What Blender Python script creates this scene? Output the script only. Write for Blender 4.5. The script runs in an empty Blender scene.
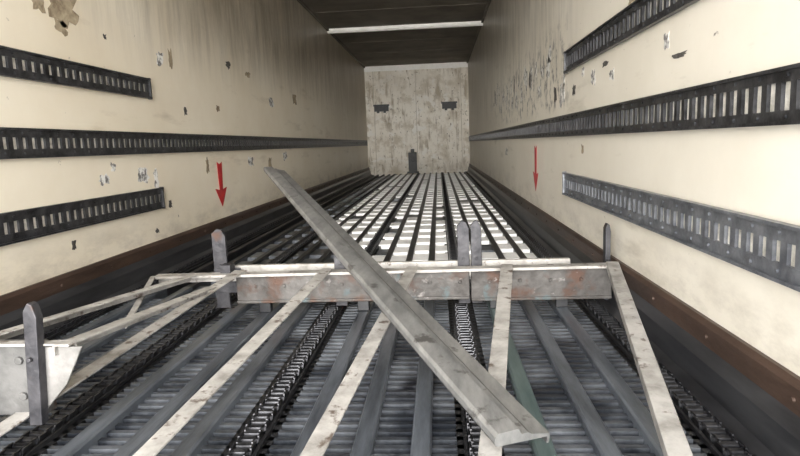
import bpy, math, random, bmesh
from mathutils import Vector, Matrix
random.seed(7)
S=bpy.context.scene
XL,XR,YB,ZC,CZ=-1.707,0.752,14.1,2.58,0.72
Y0=-0.6

# ---------- materials ----------
def mat(name,c1,c2=None,scale=6,rough=.6,metal=0,contrast=(.35,.65),bump=0,stretch=(1,1,1),spots=None,bscale=None):
    m=bpy.data.materials.new(name); m.use_nodes=True
    nt=m.node_tree; N=nt.nodes; L=nt.links; b=N['Principled BSDF']
    b.inputs['Roughness'].default_value=rough; b.inputs['Metallic'].default_value=metal
    tc=N.new('ShaderNodeNewGeometry'); mp=N.new('ShaderNodeMapping'); mp.inputs['Scale'].default_value=stretch
    L.new(tc.outputs['Position'],mp.inputs['Vector'])
    if c2 is None: b.inputs['Base Color'].default_value=(*c1,1)
    else:
        n=N.new('ShaderNodeTexNoise'); n.inputs['Scale'].default_value=scale; n.inputs['Detail'].default_value=8; n.inputs['Roughness'].default_value=.65
        L.new(mp.outputs[0],n.inputs['Vector'])
        r=N.new('ShaderNodeValToRGB'); r.color_ramp.elements[0].position=contrast[0]; r.color_ramp.elements[1].position=contrast[1]
        r.color_ramp.elements[0].color=(*c1,1); r.color_ramp.elements[1].color=(*c2,1)
        L.new(n.outputs['Fac'],r.inputs['Fac']); col=r.outputs['Color']
        for (sc,lo,hi,cc,st) in (spots or []):
            n2=N.new('ShaderNodeTexNoise'); n2.inputs['Scale'].default_value=sc; n2.inputs['Detail'].default_value=6; n2.inputs['Roughness'].default_value=.6
            mp2=N.new('ShaderNodeMapping'); mp2.inputs['Scale'].default_value=st; mp2.inputs['Location'].default_value=(sc*1.3,sc*.7,3)
            L.new(tc.outputs['Position'],mp2.inputs['Vector']); L.new(mp2.outputs[0],n2.inputs['Vector'])
            mr=N.new('ShaderNodeMapRange'); mr.inputs['From Min'].default_value=lo; mr.inputs['From Max'].default_value=hi
            L.new(n2.outputs['Fac'],mr.inputs['Value'])
            mx=N.new('ShaderNodeMix'); mx.data_type='RGBA'; mx.inputs['B'].default_value=(*cc,1)
            L.new(mr.outputs['Result'],mx.inputs['Factor']); L.new(col,mx.inputs['A']); col=mx.outputs['Result']
        L.new(col,b.inputs['Base Color'])
    if bump:
        n3=N.new('ShaderNodeTexNoise'); n3.inputs['Scale'].default_value=bscale or 40; n3.inputs['Detail'].default_value=4
        L.new(mp.outputs[0],n3.inputs['Vector'])
        bp=N.new('ShaderNodeBump'); bp.inputs['Strength'].default_value=bump; bp.inputs['Distance'].default_value=.01
        L.new(n3.outputs['Fac'],bp.inputs['Height']); L.new(bp.outputs[0],b.inputs['Normal'])
    return m

def grime(m,soot,zr,yr,scl=(1,1.6,.5),nscale=2.5,nr=(.3,.65),nmin=.45,amt=.85,zr2=None,yr2=None):
    """accumulated dirt, heaviest inside a height / length zone of the trailer"""
    nt=m.node_tree; N=nt.nodes; L=nt.links; b=N['Principled BSDF']
    col=b.inputs['Base Color'].links[0].from_socket
    g=N.new('ShaderNodeNewGeometry'); sp=N.new('ShaderNodeSeparateXYZ'); L.new(g.outputs['Position'],sp.inputs[0])
    def ramp(sock,a,c):
        r=N.new('ShaderNodeMapRange'); r.interpolation_type='SMOOTHSTEP'; r.inputs['From Min'].default_value=a; r.inputs['From Max'].default_value=c
        if a>c:
            r.inputs['From Min'].default_value=c; r.inputs['From Max'].default_value=a; r.inputs['To Min'].default_value=1; r.inputs['To Max'].default_value=0
        L.new(sock,r.inputs['Value']); return r.outputs[0]
    fs=[ramp(sp.outputs['Z'],*zr),ramp(sp.outputs['Y'],*yr)]
    if zr2: fs.append(ramp(sp.outputs['Z'],*zr2))
    if yr2: fs.append(ramp(sp.outputs['Y'],*yr2))
    n=N.new('ShaderNodeTexNoise'); n.inputs['Scale'].default_value=nscale; n.inputs['Detail'].default_value=8; n.inputs['Roughness'].default_value=.7
    mp=N.new('ShaderNodeMapping'); mp.inputs['Scale'].default_value=scl; L.new(g.outputs['Position'],mp.inputs['Vector']); L.new(mp.outputs[0],n.inputs['Vector'])
    mn=N.new('ShaderNodeMapRange'); mn.inputs['From Min'].default_value=nr[0]; mn.inputs['From Max'].default_value=nr[1]; mn.inputs['To Min'].default_value=nmin
    L.new(n.outputs['Fac'],mn.inputs['Value']); out=mn.outputs['Result']
    for f in fs:
        a=N.new('ShaderNodeMath'); a.operation='MULTIPLY'; L.new(out,a.inputs[0]); L.new(f,a.inputs[1]); out=a.outputs[0]
    d=N.new('ShaderNodeMath'); d.operation='MULTIPLY'; L.new(out,d.inputs[0]); d.inputs[1].default_value=amt
    mx=N.new('ShaderNodeMix'); mx.data_type='RGBA'; mx.inputs['B'].default_value=(*soot,1)
    L.new(d.outputs[0],mx.inputs['Factor']); L.new(col,mx.inputs['A']); L.new(mx.outputs['Result'],b.inputs['Base Color'])
    return m

M={}
M['wl']=mat('cream_laminate_left',(.78,.69,.54),(.87,.80,.67),1.3,.38,contrast=(.3,.7),
      spots=[(2.2,.60,.78,(.56,.48,.36),(1,.6,3)),(14,.70,.76,(.16,.13,.10),(1,1,1.3))],bump=.05,bscale=6)
grime(M['wl'],(.13,.10,.06),(1.15,1.9),(2.3,5.0),amt=.82)
grime(M['wl'],(.15,.11,.07),(1.1,1.7),(2.0,3.6),scl=(1,4,.5),nscale=2.4,nr=(.45,.7),nmin=0,amt=.5)
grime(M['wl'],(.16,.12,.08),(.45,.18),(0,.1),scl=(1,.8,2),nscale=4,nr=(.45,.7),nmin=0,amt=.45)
grime(M['wl'],(.45,.37,.25),(.5,1.0),(7,12),nmin=.5,amt=.6)
M['wr']=mat('cream_laminate_right',(.75,.695,.59),(.85,.80,.70),1.3,.38,contrast=(.3,.7),
      spots=[(2.2,.60,.78,(.52,.47,.38),(1,.6,3)),(14,.69,.75,(.16,.13,.10),(1,1,1.3))],bump=.05,bscale=6)
grime(M['wr'],(.17,.145,.11),(1.2,2.1),(2.8,6.5),amt=.75)
grime(M['wr'],(.12,.10,.08),(.95,1.3),(2.9,4.0),scl=(1,3,.5),nscale=2.6,nr=(.45,.68),nmin=0,amt=.45)
grime(M['wr'],(.05,.045,.04),(.86,.95),(3.2,3.8),scl=(1,1.2,1),nscale=8,nr=(.51,.60),nmin=0,amt=.8,zr2=(1.5,1.25),yr2=(9,5.5))
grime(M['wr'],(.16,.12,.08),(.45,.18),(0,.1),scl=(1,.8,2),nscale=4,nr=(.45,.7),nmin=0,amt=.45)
grime(M['wr'],(.40,.34,.25),(.3,1.0),(6,12),nmin=.5,amt=.55)
M['wb']=mat('bulkhead_panel',(.62,.55,.43),(.90,.85,.75),3.2,.5,contrast=(.38,.52),bump=.6,bscale=5,
   spots=[(6,.54,.66,(.42,.35,.25),(1.8,1,.3)),(18,.60,.68,(.25,.20,.14),(1,1,.8)),(3.4,.56,.62,(.90,.87,.80),(1,1,1.2))])
grime(M['wb'],(.38,.31,.21),(1.4,2.3),(13,13.5),nmin=.3,amt=.5)
grime(M['wb'],(.30,.24,.16),(.5,.05),(13,13.5),nmin=.3,amt=.5)
M['seam']=mat('panel_seam',(.40,.35,.27),(.55,.49,.39),6,.6)
M['ceil']=mat('dark_ceiling',(.085,.070,.052),(.17,.145,.112),2,.75)  # dark grey-brown tone for the ceiling and its side trims
M['white']=mat('strip_white',(.8,.78,.72),(.9,.88,.84),8,.4)
M['rail']=mat('rail_steel_dark',(.016,.016,.018),(.085,.085,.09),16,.36,.5,bump=.2)
M['railb']=mat('rail_steel_blue',(.10,.105,.12),(.24,.25,.27),14,.36,.5,bump=.2)
M['back']=mat('rail_recess_wall',(.38,.36,.31),(.75,.72,.65),24,.5)
M['kick']=mat('kick_rail_brown',(.026,.016,.012),(.085,.052,.038),5,.45,.1,stretch=(1,.3,2),bump=.3)
M['kickb']=mat('kick_rail_black',(.012,.012,.014),(.055,.055,.058),6,.35,.1,stretch=(1,.3,2))
M['base']=mat('floor_tray_dark',(.008,.009,.012),(.022,.026,.034),5,.45)
M['ridge']=mat('floor_ridge',(.028,.032,.040),(.22,.235,.26),4,.33,.4,contrast=(.40,.66),spots=[(3,.56,.70,(.012,.012,.016),(1,1,1))])
M['glare_slat']=mat('floor_slat_glare',(.74,.75,.76),(.95,.95,.95),7,.4,contrast=(.3,.5),spots=[(9,.66,.72,(.08,.08,.08),(1,1,1))])  # near-white colour paints the grazing reflection seen on the far floor ridges
M['bar']=mat('floor_bar_steel',(.065,.073,.088),(.20,.22,.25),6,.3,.5,stretch=(3,.4,1),bump=.1)
M['barg']=mat('floor_bar_green',(.08,.12,.12),(.17,.22,.215),6,.4,.4,stretch=(3,.4,1))
M['blk']=mat('rail_black',(.008,.008,.010),(.028,.028,.03),8,.4,.2)
M['chain']=mat('chain_oily',(.015,.015,.017),(.06,.06,.065),30,.28,.7)
M['paint']=mat('worn_white_paint',(.20,.188,.17),(.44,.42,.395),12,.5,.1,contrast=(.3,.6),spots=[(22,.58,.66,(.10,.075,.06),(1,1,1)),(5,.56,.7,(.17,.155,.135),(1,1,1))],bump=.15)
M['chan']=mat('galvanised_channel',(.17,.17,.168),(.31,.305,.295),10,.42,.5,stretch=(2,.6,1),spots=[(16,.60,.68,(.10,.095,.09),(1,1,1))])
M['chan_shade']=mat('galvanised_channel_shade',(.07,.07,.07),(.14,.137,.132),10,.5,.5)  # darker channel copy: shade painted on groove sides, right flank and underside
M['post']=mat('stake_steel',(.018,.018,.022),(.07,.068,.074),14,.55,.4,bump=.3,spots=[(10,.62,.70,(.07,.04,.03),(1,1,1))])
M['beam']=mat('beam_mottled',(.035,.030,.027),(.14,.132,.125),9,.55,.3,contrast=(.3,.7),
   spots=[(7,.50,.62,(.085,.046,.032),(1,1,1)),(9,.60,.68,(.09,.115,.12),(1.3,1,1)),(17,.63,.70,(.26,.24,.23),(1,1,1))],bump=.3)
M['plate']=mat('weathered_plate',(.045,.045,.045),(.14,.137,.133),9,.5,.3,contrast=(.35,.65),spots=[(12,.6,.68,(.06,.04,.03),(1,1,1))],bump=.2)
M['plate2']=mat('weathered_gusset',(.11,.107,.10),(.25,.24,.23),9,.5,.3,contrast=(.35,.65),spots=[(14,.56,.66,(.08,.065,.055),(1,1,1))],bump=.2)
M['red']=mat('arrow_red',(.42,.015,.02),(.58,.03,.03),20,.4)
M['scrap1']=mat('paper_residue_brown',(.20,.15,.095),(.46,.38,.26),22,.8)
M['scrap2']=mat('paper_residue_grey',(.16,.15,.14),(.85,.83,.79),26,.8,contrast=(.42,.55))
M['scrap3']=mat('scuff_dark',(.03,.027,.023),(.12,.11,.10),40,.7)
M['dark']=mat('fitting_black',(.012,.012,.013),(.03,.03,.03),20,.5)

# ---------- mesh helpers ----------
class B:
    def __init__(s): s.v=[]; s.f=[]; s.m=[]
    def box(s,x0,x1,y0,y1,z0,z1,mi=0):
        n=len(s.v); s.v+=[(x0,y0,z0),(x1,y0,z0),(x1,y1,z0),(x0,y1,z0),(x0,y0,z1),(x1,y0,z1),(x1,y1,z1),(x0,y1,z1)]
        s.f+=[(n,n+3,n+2,n+1),(n+4,n+5,n+6,n+7),(n,n+1,n+5,n+4),(n+1,n+2,n+6,n+5),(n+2,n+3,n+7,n+6),(n+3,n,n+4,n+7)]; s.m+=[mi]*6
    def prism(s,p0,p1,prof,up=(0,0,1),mis=None):
        p0=Vector(p0);p1=Vector(p1);d=(p1-p0).normalized();r=d.cross(Vector(up)).normalized();u=r.cross(d)
        n=len(s.v);k=len(prof)
        for p in (p0,p1):
            for a,b in prof: s.v.append(tuple(p+r*a+u*b))
        for i in range(k):
            j=(i+1)%k; s.f.append((n+i,n+j,n+k+j,n+k+i)); s.m.append(mis[i] if mis else 0)
        s.f.append(tuple(n+i for i in range(k))[::-1]); s.f.append(tuple(n+k+i for i in range(k))); s.m+=[0,0]
    def poly(s,pts,off,mi=0):
        n=len(s.v);k=len(pts); o=Vector(off)
        s.v+=[tuple(p) for p in pts]+[tuple(Vector(p)+o) for p in pts]
        s.f.append(tuple(range(n,n+k))); s.f.append(tuple(range(n+k,n+2*k))[::-1]); s.m+=[mi,mi]
        for i in range(k):
            j=(i+1)%k; s.f.append((n+i,n+j,n+k+j,n+k+i)); s.m.append(mi)
    def cyl(s,c,axis,r,l,k=8,mi=0):
        a=Vector(axis).normalized(); t=Vector((0,0,1)) if abs(a.z)<.9 else Vector((1,0,0)); u=a.cross(t).normalized(); w=a.cross(u)
        c=Vector(c); pts=[c-a*l/2+u*r*math.cos(2*math.pi*i/k)+w*r*math.sin(2*math.pi*i/k) for i in range(k)]
        s.poly(pts,a*l,mi)
    def obj(s,name,mats,parent=None,bevel=0):
        me=bpy.data.meshes.new(name); me.from_pydata(s.v,[],s.f)
        for m in mats: me.materials.append(M[m])
        me.polygons.foreach_set('material_index',s.m); me.update()
        bm=bmesh.new(); bm.from_mesh(me); bmesh.ops.recalc_face_normals(bm,faces=bm.faces); bm.to_mesh(me); bm.free()
        o=bpy.data.objects.new(name,me); S.collection.objects.link(o)
        if parent: o.parent=parent
        if bevel:
            md=o.modifiers.new('bev','BEVEL'); md.width=bevel; md.segments=2; md.limit_method='ANGLE'
        return o

# ---------- shell ----------
b=B(); b.box(XL-.08,XL,Y0,YB+.08,-.10,ZC+.08); wall_l=b.obj('wall_left',['wl'])
b=B(); b.box(XR,XR+.08,Y0,YB+.08,-.10,ZC+.08); wall_r=b.obj('wall_right',['wr'])
b=B(); b.box(XL,XR,YB,YB+.08,-.10,ZC+.08,0)
for i in range(8):
    x=XL+.22+i*.26
    pts=[(x,YB,.22),(x+.17,YB,.22),(x+.17,YB,1.36)]+[(x+.085+.085*math.cos(a*math.pi/6),YB,1.36+.10*math.sin(a*math.pi/6)) for a in range(1,6)]+[(x,YB,1.36)]
    b.poly(pts,(0,-.035,0),0)
for x in (XL+.20,XL+1.21,XL+2.28): b.box(x-.006,x+.006,YB-.004,YB,0,ZC-.12,1)
b.obj('wall_back',['wb','seam'])
b=B(); b.box(XL,XR,Y0,YB,ZC,ZC+.08,0)
for i in range(11): b.box(XL,XR,.8+i*1.25,.82+i*1.25,ZC-.004,ZC,0)
b.obj('ceiling',['ceil'])
b=B(); b.box(XL,XR,YB-.04,YB-.001,ZC-.12,ZC-.001); b.obj('trim_1',['white'])
b=B(); b.prism((XL,9.5,ZC-.03),(XR,9.5,ZC-.03),[(-.05,.029),(-.05,-.01),(-.025,-.035),(.025,-.035),(.05,-.01),(.05,.029)]); b.obj('ceiling_batten',['white'])
for i,(x,n) in enumerate(((XL,1),(XR,-1))):
    b=B(); b.box(min(x,x+n*.03),max(x,x+n*.03),Y0,YB,ZC-.035,ZC-.001); b.obj('trim_%d'%(i+2),['ceil'])
def kick(name,x,n):
    b=B()
    pr=[(0,-.02),(0,.20),(.012,.20),(.022,.185),(.022,.13),(.045,.10),(.05,.03),(.10,.0),(.10,-.02)]
    b.poly([(x+n*a,Y0,z) for a,z in pr],(0,YB-.01-Y0,0),0)
    for i in range(len(pr)):
        if 4<=i<=7: b.m[2+i]=1
    for j in range(int((YB-Y0)/.4)):
        b.cyl((x+n*.024,Y0+.2+j*.4,.158),(1,0,0),.006,.008,8,0)
    b.obj(name,['kick','kickb'])
kick('baseboard_left',XL,1); kick('baseboard_right',XR,-1)

# ---------- floor ----------
chains=[-1.62,-1.06,-.49,.08,.645]
b=B(); b.box(XL,XR,Y0,YB,-.10,-.035,0)
y=Y0+.02
while y<2.75:
    b.box(XL+.1,XR-.1,y,y+.017,-.035,-.006,1); y+=.040
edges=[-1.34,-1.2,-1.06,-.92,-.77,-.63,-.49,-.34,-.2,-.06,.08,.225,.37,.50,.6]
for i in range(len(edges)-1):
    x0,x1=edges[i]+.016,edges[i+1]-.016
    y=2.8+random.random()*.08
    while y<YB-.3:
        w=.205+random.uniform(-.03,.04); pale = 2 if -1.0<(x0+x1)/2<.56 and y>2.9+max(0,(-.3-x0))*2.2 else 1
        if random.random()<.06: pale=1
        b.box(x0,x1,y,min(y+w,YB-.05),-.035,.004 if pale==2 else -.006,pale); y+=.325  # pale slats carry the painted reflection, the rest stay ridge-coloured
b.obj('floor',['base','ridge','glare_slat'])
b=B()
for x in [-1.48,-1.34,-1.2,-.92,-.77,-.63,-.34,-.2,-.06,.225,.37,.50]:
    mi=1 if abs(x-.225)<.01 else 0
    w=.024
    b.prism((x,Y0,0),(x,2.9,0),[(-w,-.034),(-w,.012),(-w+.005,.018),(w-.005,.018),(w,.012),(w,-.034)],mis=[mi]*6)
    w=.020
    b.prism((x,2.902,0),(x,YB-.02,0),[(-w,-.034),(-w,.009),(-w+.005,.014),(w-.005,.014),(w,.009),(w,-.034)],mis=[2]*6)
b.obj('floor_skid_bars',['bar','barg','blk'])
for x in chains:
    b=B()
    for s in(-1,1):
        b.box(x+s*.034-.004,x+s*.034+.004,Y0,YB-.02,-.034,.006,1)
        b.box(x+s*.045-.010,x+s*.045+.010,Y0,YB-.02,-.034,-.006,1)
    y=Y0+.03; k=0
    while y<YB-.06:
        b.cyl((x,y,.004),(1,0,0),.0125,.052 if k%2 else .040,8,0)
        o=.023 if k%2 else .017
        for s in(-1,1):
            b.poly([(x+s*o,y-.002,-.008),(x+s*o,y+.030,-.008),(x+s*o,y+.034,.004),(x+s*o,y+.030,.018),(x+s*o,y-.002,.018),(x+s*o,y-.008,.004)],(.004*s,0,0),0)
        y+=.030; k+=1
    b.obj('conveyor_chain',['chain','blk'])

# ---------- cargo rails ----------
def rail(x,n,y0,y1,z0,z1,mats,pitch=.055,hole=.42,rib=.45):
    b=B(); h=z1-z0; t=.013
    X=lambda a,c:(min(x+n*a,x+n*c),max(x+n*a,x+n*c))
    a,c=X(0,.003); b.box(a,c,y0,y1,z0+.01,z1-.01,1)
    a,c=X(.003,t); fl=h*(1-hole)/2
    b.box(a,c,y0,y1,z0,z0+fl,0); b.box(a,c,y0,y1,z1-fl,z1,0)
    a,c=X(t,t+.010)
    b.box(a,c,y0,y1,z0,z0+.008,0); b.box(a,c,y0,y1,z1-.008,z1,0)
    a,c=X(.003,t-.001)
    y=y0
    while y<y1-.01:
        b.box(a,c,y,min(y+pitch*rib,y1),z0+fl,z1-fl,0)
        y+=pitch
    y=y0+.03
    while y<y1-.02:
        for zz in(z0+fl*.55,z1-fl*.55):
            b.cyl((x+n*(t+.002),y,zz),(1,0,0),.005,.006,6,0)
        y+=pitch*2
    a,c=X(0,t+.008); b.box(a,c,y1-.012,y1,z0-.004,z1+.004,0)
    return b.obj('cargo_rail',mats)
rail(XL,1,Y0,3.41,1.045,1.16,['rail','back'],hole=.38,rib=.5)
rail(XL,1,Y0,13.9,.722,.845,['rail','back'],hole=.38,rib=.5)
rail(XL,1,Y0,3.44,.39,.515,['rail','back'],hole=.38,rib=.5)
rail(XR,-1,Y0,3.47,1.09,1.205,['rail','back'],hole=.5,rib=.40)
rail(XR,-1,Y0,13.9,.73,.852,['rail','back'],hole=.5,rib=.40)
rail(XR,-1,Y0,3.50,.39,.52,['railb','back'],hole=.38,rib=.48)

# ---------- bulkhead fittings ----------
for x in(-1.33,.29):
    b=B(); b.box(x-.17,x+.17,YB-.06,YB-.001,1.52,1.66); b.box(x-.19,x+.19,YB-.065,YB-.055,1.64,1.68); b.box(x-.11,x-.05,YB-.08,YB-.06,1.48,1.6)
    b.box(x+.05,x+.11,YB-.08,YB-.06,1.48,1.6); b.obj('wall_bracket',['dark'])
b=B(); b.box(-.72,-.52,YB-.16,YB-.037,.05,.52); b.box(-.76,-.48,YB-.19,YB-.037,.02,.06); b.cyl((-.62,YB-.17,.36),(0,1,0),.06,.05,12); b.box(-.66,-.58,YB-.1,YB-.037,.52,.60)
b.obj('junction_box',['dark'],bevel=.008)

# ---------- arrows ----------
def arrow(x,n,yc,z1,z0):
    b=B(); h=z1-z0
    pr=[(-.05,1),(0,.94),(.05,1),(.034,.38),(.12,.42),(0,0),(-.12,.42),(-.034,.38)]
    b.poly([(x+n*.001,yc+a,z0+c*h) for a,c in pr],(n*.002,0,0)); b.obj('red_arrow_decal',['red'])
arrow(XL,1,4.43,.64,.29); arrow(XR,-1,4.57,.67,.32)

# ---------- torn stickers ----------
def scraps(name,x,n,items,par):
    b=B()
    for (y,z,w,h,mi) in items:
        k=17; pts=[]
        for i in range(k):
            a=2*math.pi*i/k; r=random.uniform(.55,1.12)
            q=1/max(abs(math.cos(a)),abs(math.sin(a)))
            pts.append((x+n*.0008,y+math.cos(a)*w/2*r*q,z+math.sin(a)*h/2*r*q))
        b.poly(pts,(n*.0008,0,0),mi)
    b.obj(name,['scrap1','scrap2','scrap3'],par)
L=[(2.50,1.395,.10,.10,0),(2.49,1.42,.05,.04,2),(2.68,1.39,.21,.15,0),(2.64,1.31,.10,.07,0),(2.20,1.36,.04,.03,0),(3.6,1.30,.10,.10,1),(3.74,1.32,.07,.14,0),(3.0,1.33,.03,.03,2),
   (2.85,.60,.10,.06,1),(2.95,.66,.05,.05,1),(3.25,.60,.14,.09,1),(3.4,.57,.06,.12,1),(4.8,1.42,.12,.07,2),(5.3,1.4,.15,.05,0),
   (2.55,.31,.04,.05,2),(3.55,.40,.05,.05,2),(3.35,.26,.05,.03,2),(5.2,.62,.16,.10,1),(5.8,.58,.12,.12,0),(6.4,.64,.2,.1,1),(4.2,.62,.06,.12,0),
   (6.0,1.2,.2,.1,1),(7.0,1.3,.2,.12,0),(4.5,1.05,.08,.05,0),(3.9,1.0,.05,.06,2)]
scraps('torn_stickers',XL,1,L,wall_l)
R=[]
for i in range(30):
    R.append((3.5+i*.15+random.uniform(-.06,.06),random.uniform(.95,1.24)+i*.006,random.uniform(.06,.15),random.uniform(.06,.2),random.choice([1,1,1,1,2])))
R+=[(2.6,.98,.08,.05,1),(3.1,.66,.05,.05,0),(1.35,1.42,.05,.05,2),(1.25,1.02,.03,.04,2),(2.0,1.02,.05,.05,1),(1.6,1.36,.03,.05,2),(6.5,.6,.2,.08,1),(2.3,1.45,.04,.04,2),(1.15,.23,.08,.02,0),
    (2.25,1.27,.10,.08,1),(2.35,1.235,.10,.03,0),(2.9,1.0,.08,.08,1),(2.7,1.04,.10,.03,2),(3.3,.98,.08,.06,2),(3.1,1.05,.07,.05,1),(1.9,.96,.12,.02,2)]
scraps('torn_stickers',XR,-1,R,wall_r)

# ---------- steel frame ----------
fr=bpy.data.objects.new('steel_frame',None); S.collection.objects.link(fr)
YF=2.38; ZT=.20
b=B()
b.box(-.885,.115,YF,YF+.05,.07,ZT-.012,0); b.box(.122,.70,YF+.004,YF+.054,.06,ZT-.012,0)
b.box(-.885,.115,YF-.008,YF+.05,.065,.078,0); b.box(.122,.70,YF-.004,YF+.05,.055,.068,0)
for i in range(12): b.cyl((-.8+i*.125,YF-.002,.14),(0,1,0),.008,.012,8,0)
for x in(-.795,-.365,.20,.475): b.box(x,x+.05,YF+.01,YF+.045,.019,.07,1)
b.obj('crossbeam',['beam','blk'],fr,.003)
def angle(b,p0,p1,w=.045,h=.028,t=.006):
    b.prism(p0,p1,[(-w/2,0),(w/2,0),(w/2,-t),(-w/2+t,-t),(-w/2+t,-h),(-w/2,-h)])
b=B()
b.prism((-1.235,YF-.01,ZT),(.72,YF-.01,ZT+.004),[(-.03,0),(.03,0),(.03,-.012),(-.022,-.012),(-.022,-.04),(-.03,-.04)])
b.prism((-1.02,YF+.12,ZT+.01),(.55,YF+.10,ZT+.01),[(-.013,0),(.013,0),(.013,-.03),(-.013,-.03)])
b.obj('top_rail',['paint'],fr,.002)
b=B()
for x0,dx in((-.865,-.145),(-.483,-.122),(-.12,-.125),(.272,-.145),(.70,-.187)):
    s=2.0
    angle(b,(x0+dx*s,YF-s,ZT+.020-.098*s),(x0,YF,ZT+.012),w=.048)
b.obj('long_bars',['paint'],fr,.002)
b=B()
angle(b,(-.90,1.25,.285),(-.87,2.08,.215),w=.042)
angle(b,(-1.33,1.10,.255),(-1.035,2.30,.215),w=.038)
angle(b,(-1.02,1.75,.19),(-1.24,2.36,.20),w=.022)
angle(b,(-1.30,1.27,.285),(-.88,1.27,.285),w=.03)
b.obj('side_bars',['paint'],fr,.002)
b=B()
b.box(-1.33,-.97,1.27,1.31,.10,.28,0)
b.poly([(-.97,1.262,.275),(-.855,1.262,.275),(-.905,1.262,.18),(-.97,1.262,.11)],(0,.008,0),1)
b.box(-1.225,-1.175,1.265,1.315,.019,.12,0)
for (x,z) in ((-1.02,.24),(-1.02,.15),(-1.12,.20)): b.cyl((x,1.268,z),(0,1,0),.010,.012,8,0)
b.obj('side_beam',['plate','plate2'],fr,.002)
def post(b,x,y,z0,z1,w=.03,d=.07,lean=0):
    l=lean
    b.poly([(x-w/2-l,y,z0),(x+w/2-l,y,z0),(x+w/2+l,y,z1-.035),(x+w*.25+l,y,z1-.005),(x-w*.1+l,y,z1),(x-w/2+l,y,z1-.02)],(0,d,0))
    b.cyl((x,y-.004,z0+(z1-z0)*.55),(0,1,0),.006,.01,8)
b=B()
post(b,-.97,YF+.055,.03,.385,.06,.02); post(b,-.44,YF+.055,.03,.36,.05,.02)
post(b,.095,YF+.055,.03,.39,.05,.02); post(b,.15,YF+.055,.03,.39,.045,.02); post(b,.70,YF+.06,.03,.36,.022,.04)
b.box(-1.0,-.88,YF+.05,YF+.06,.1,.21); b.box(-.95,-.905,YF-.005,YF+.055,.17,.235)
post(b,-.965,1.235,.09,.39,.031,.026,lean=.010)
b.obj('stakes',['post'],fr,.003)

# ---------- loose channel ----------
p0=Vector((.155,1.11,.125)); p1=Vector((-1.05,3.65,.59))
w=.066
b=B()
prof=[(-w,.0),(-w,.014),(-w+.006,.022),(-.012,.022),(-.004,.008),(.012,.008),(.020,.002),(w,-.008),(w,-.03),(w-.006,-.03),(w-.006,-.014),(-w+.004,-.008)]
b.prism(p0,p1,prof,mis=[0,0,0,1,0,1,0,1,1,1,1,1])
b.obj('loose_metal_channel',['chan','chan_shade'])

# ---------- light ----------
W=bpy.data.worlds.new('sky'); S.world=W; W.use_nodes=True
bg=W.node_tree.nodes['Background']; bg.inputs[0].default_value=(.96,.975,1,1); bg.inputs[1].default_value=8.8
sl=bpy.data.lights.new('fill_sun','SUN'); sl.energy=9.0; sl.angle=math.radians(42); sl.color=(1,.965,.90)  # added wide-angle fill through the open end, so the back wall gets light
so=bpy.data.objects.new('fill_sun',sl); S.collection.objects.link(so)
so.rotation_euler=Vector((.0,1,-.15)).to_track_quat('-Z','Y').to_euler()

# ---------- camera ----------
cd=bpy.data.cameras.new('camera'); cam=bpy.data.objects.new('camera',cd); S.collection.objects.link(cam)
cd.sensor_width=36; cd.lens=36*578/800; cd.clip_start=.02
Y=Vector((.0705,.1426,.9872)); Z=Vector((0,.9897,-.143)); X=Y.cross(Z)*-1
if X.x<0: X=-X
R=Vector((X.x,Y.x,Z.x)); U=Vector((X.y,Y.y,Z.y)); F=Vector((X.z,Y.z,Z.z))
F=F.normalized(); R=(R-F*R.dot(F)).normalized(); U=R.cross(F)
e=math.radians(2.2)
R2=R*math.cos(e)-U*math.sin(e); U2=R*math.sin(e)+U*math.cos(e)
m=Matrix((R2,U2,-F)).transposed().to_4x4(); m.translation=Vector((0,0,CZ)); cam.matrix_world=m
S.camera=cam
S.view_settings.view_transform='Standard'
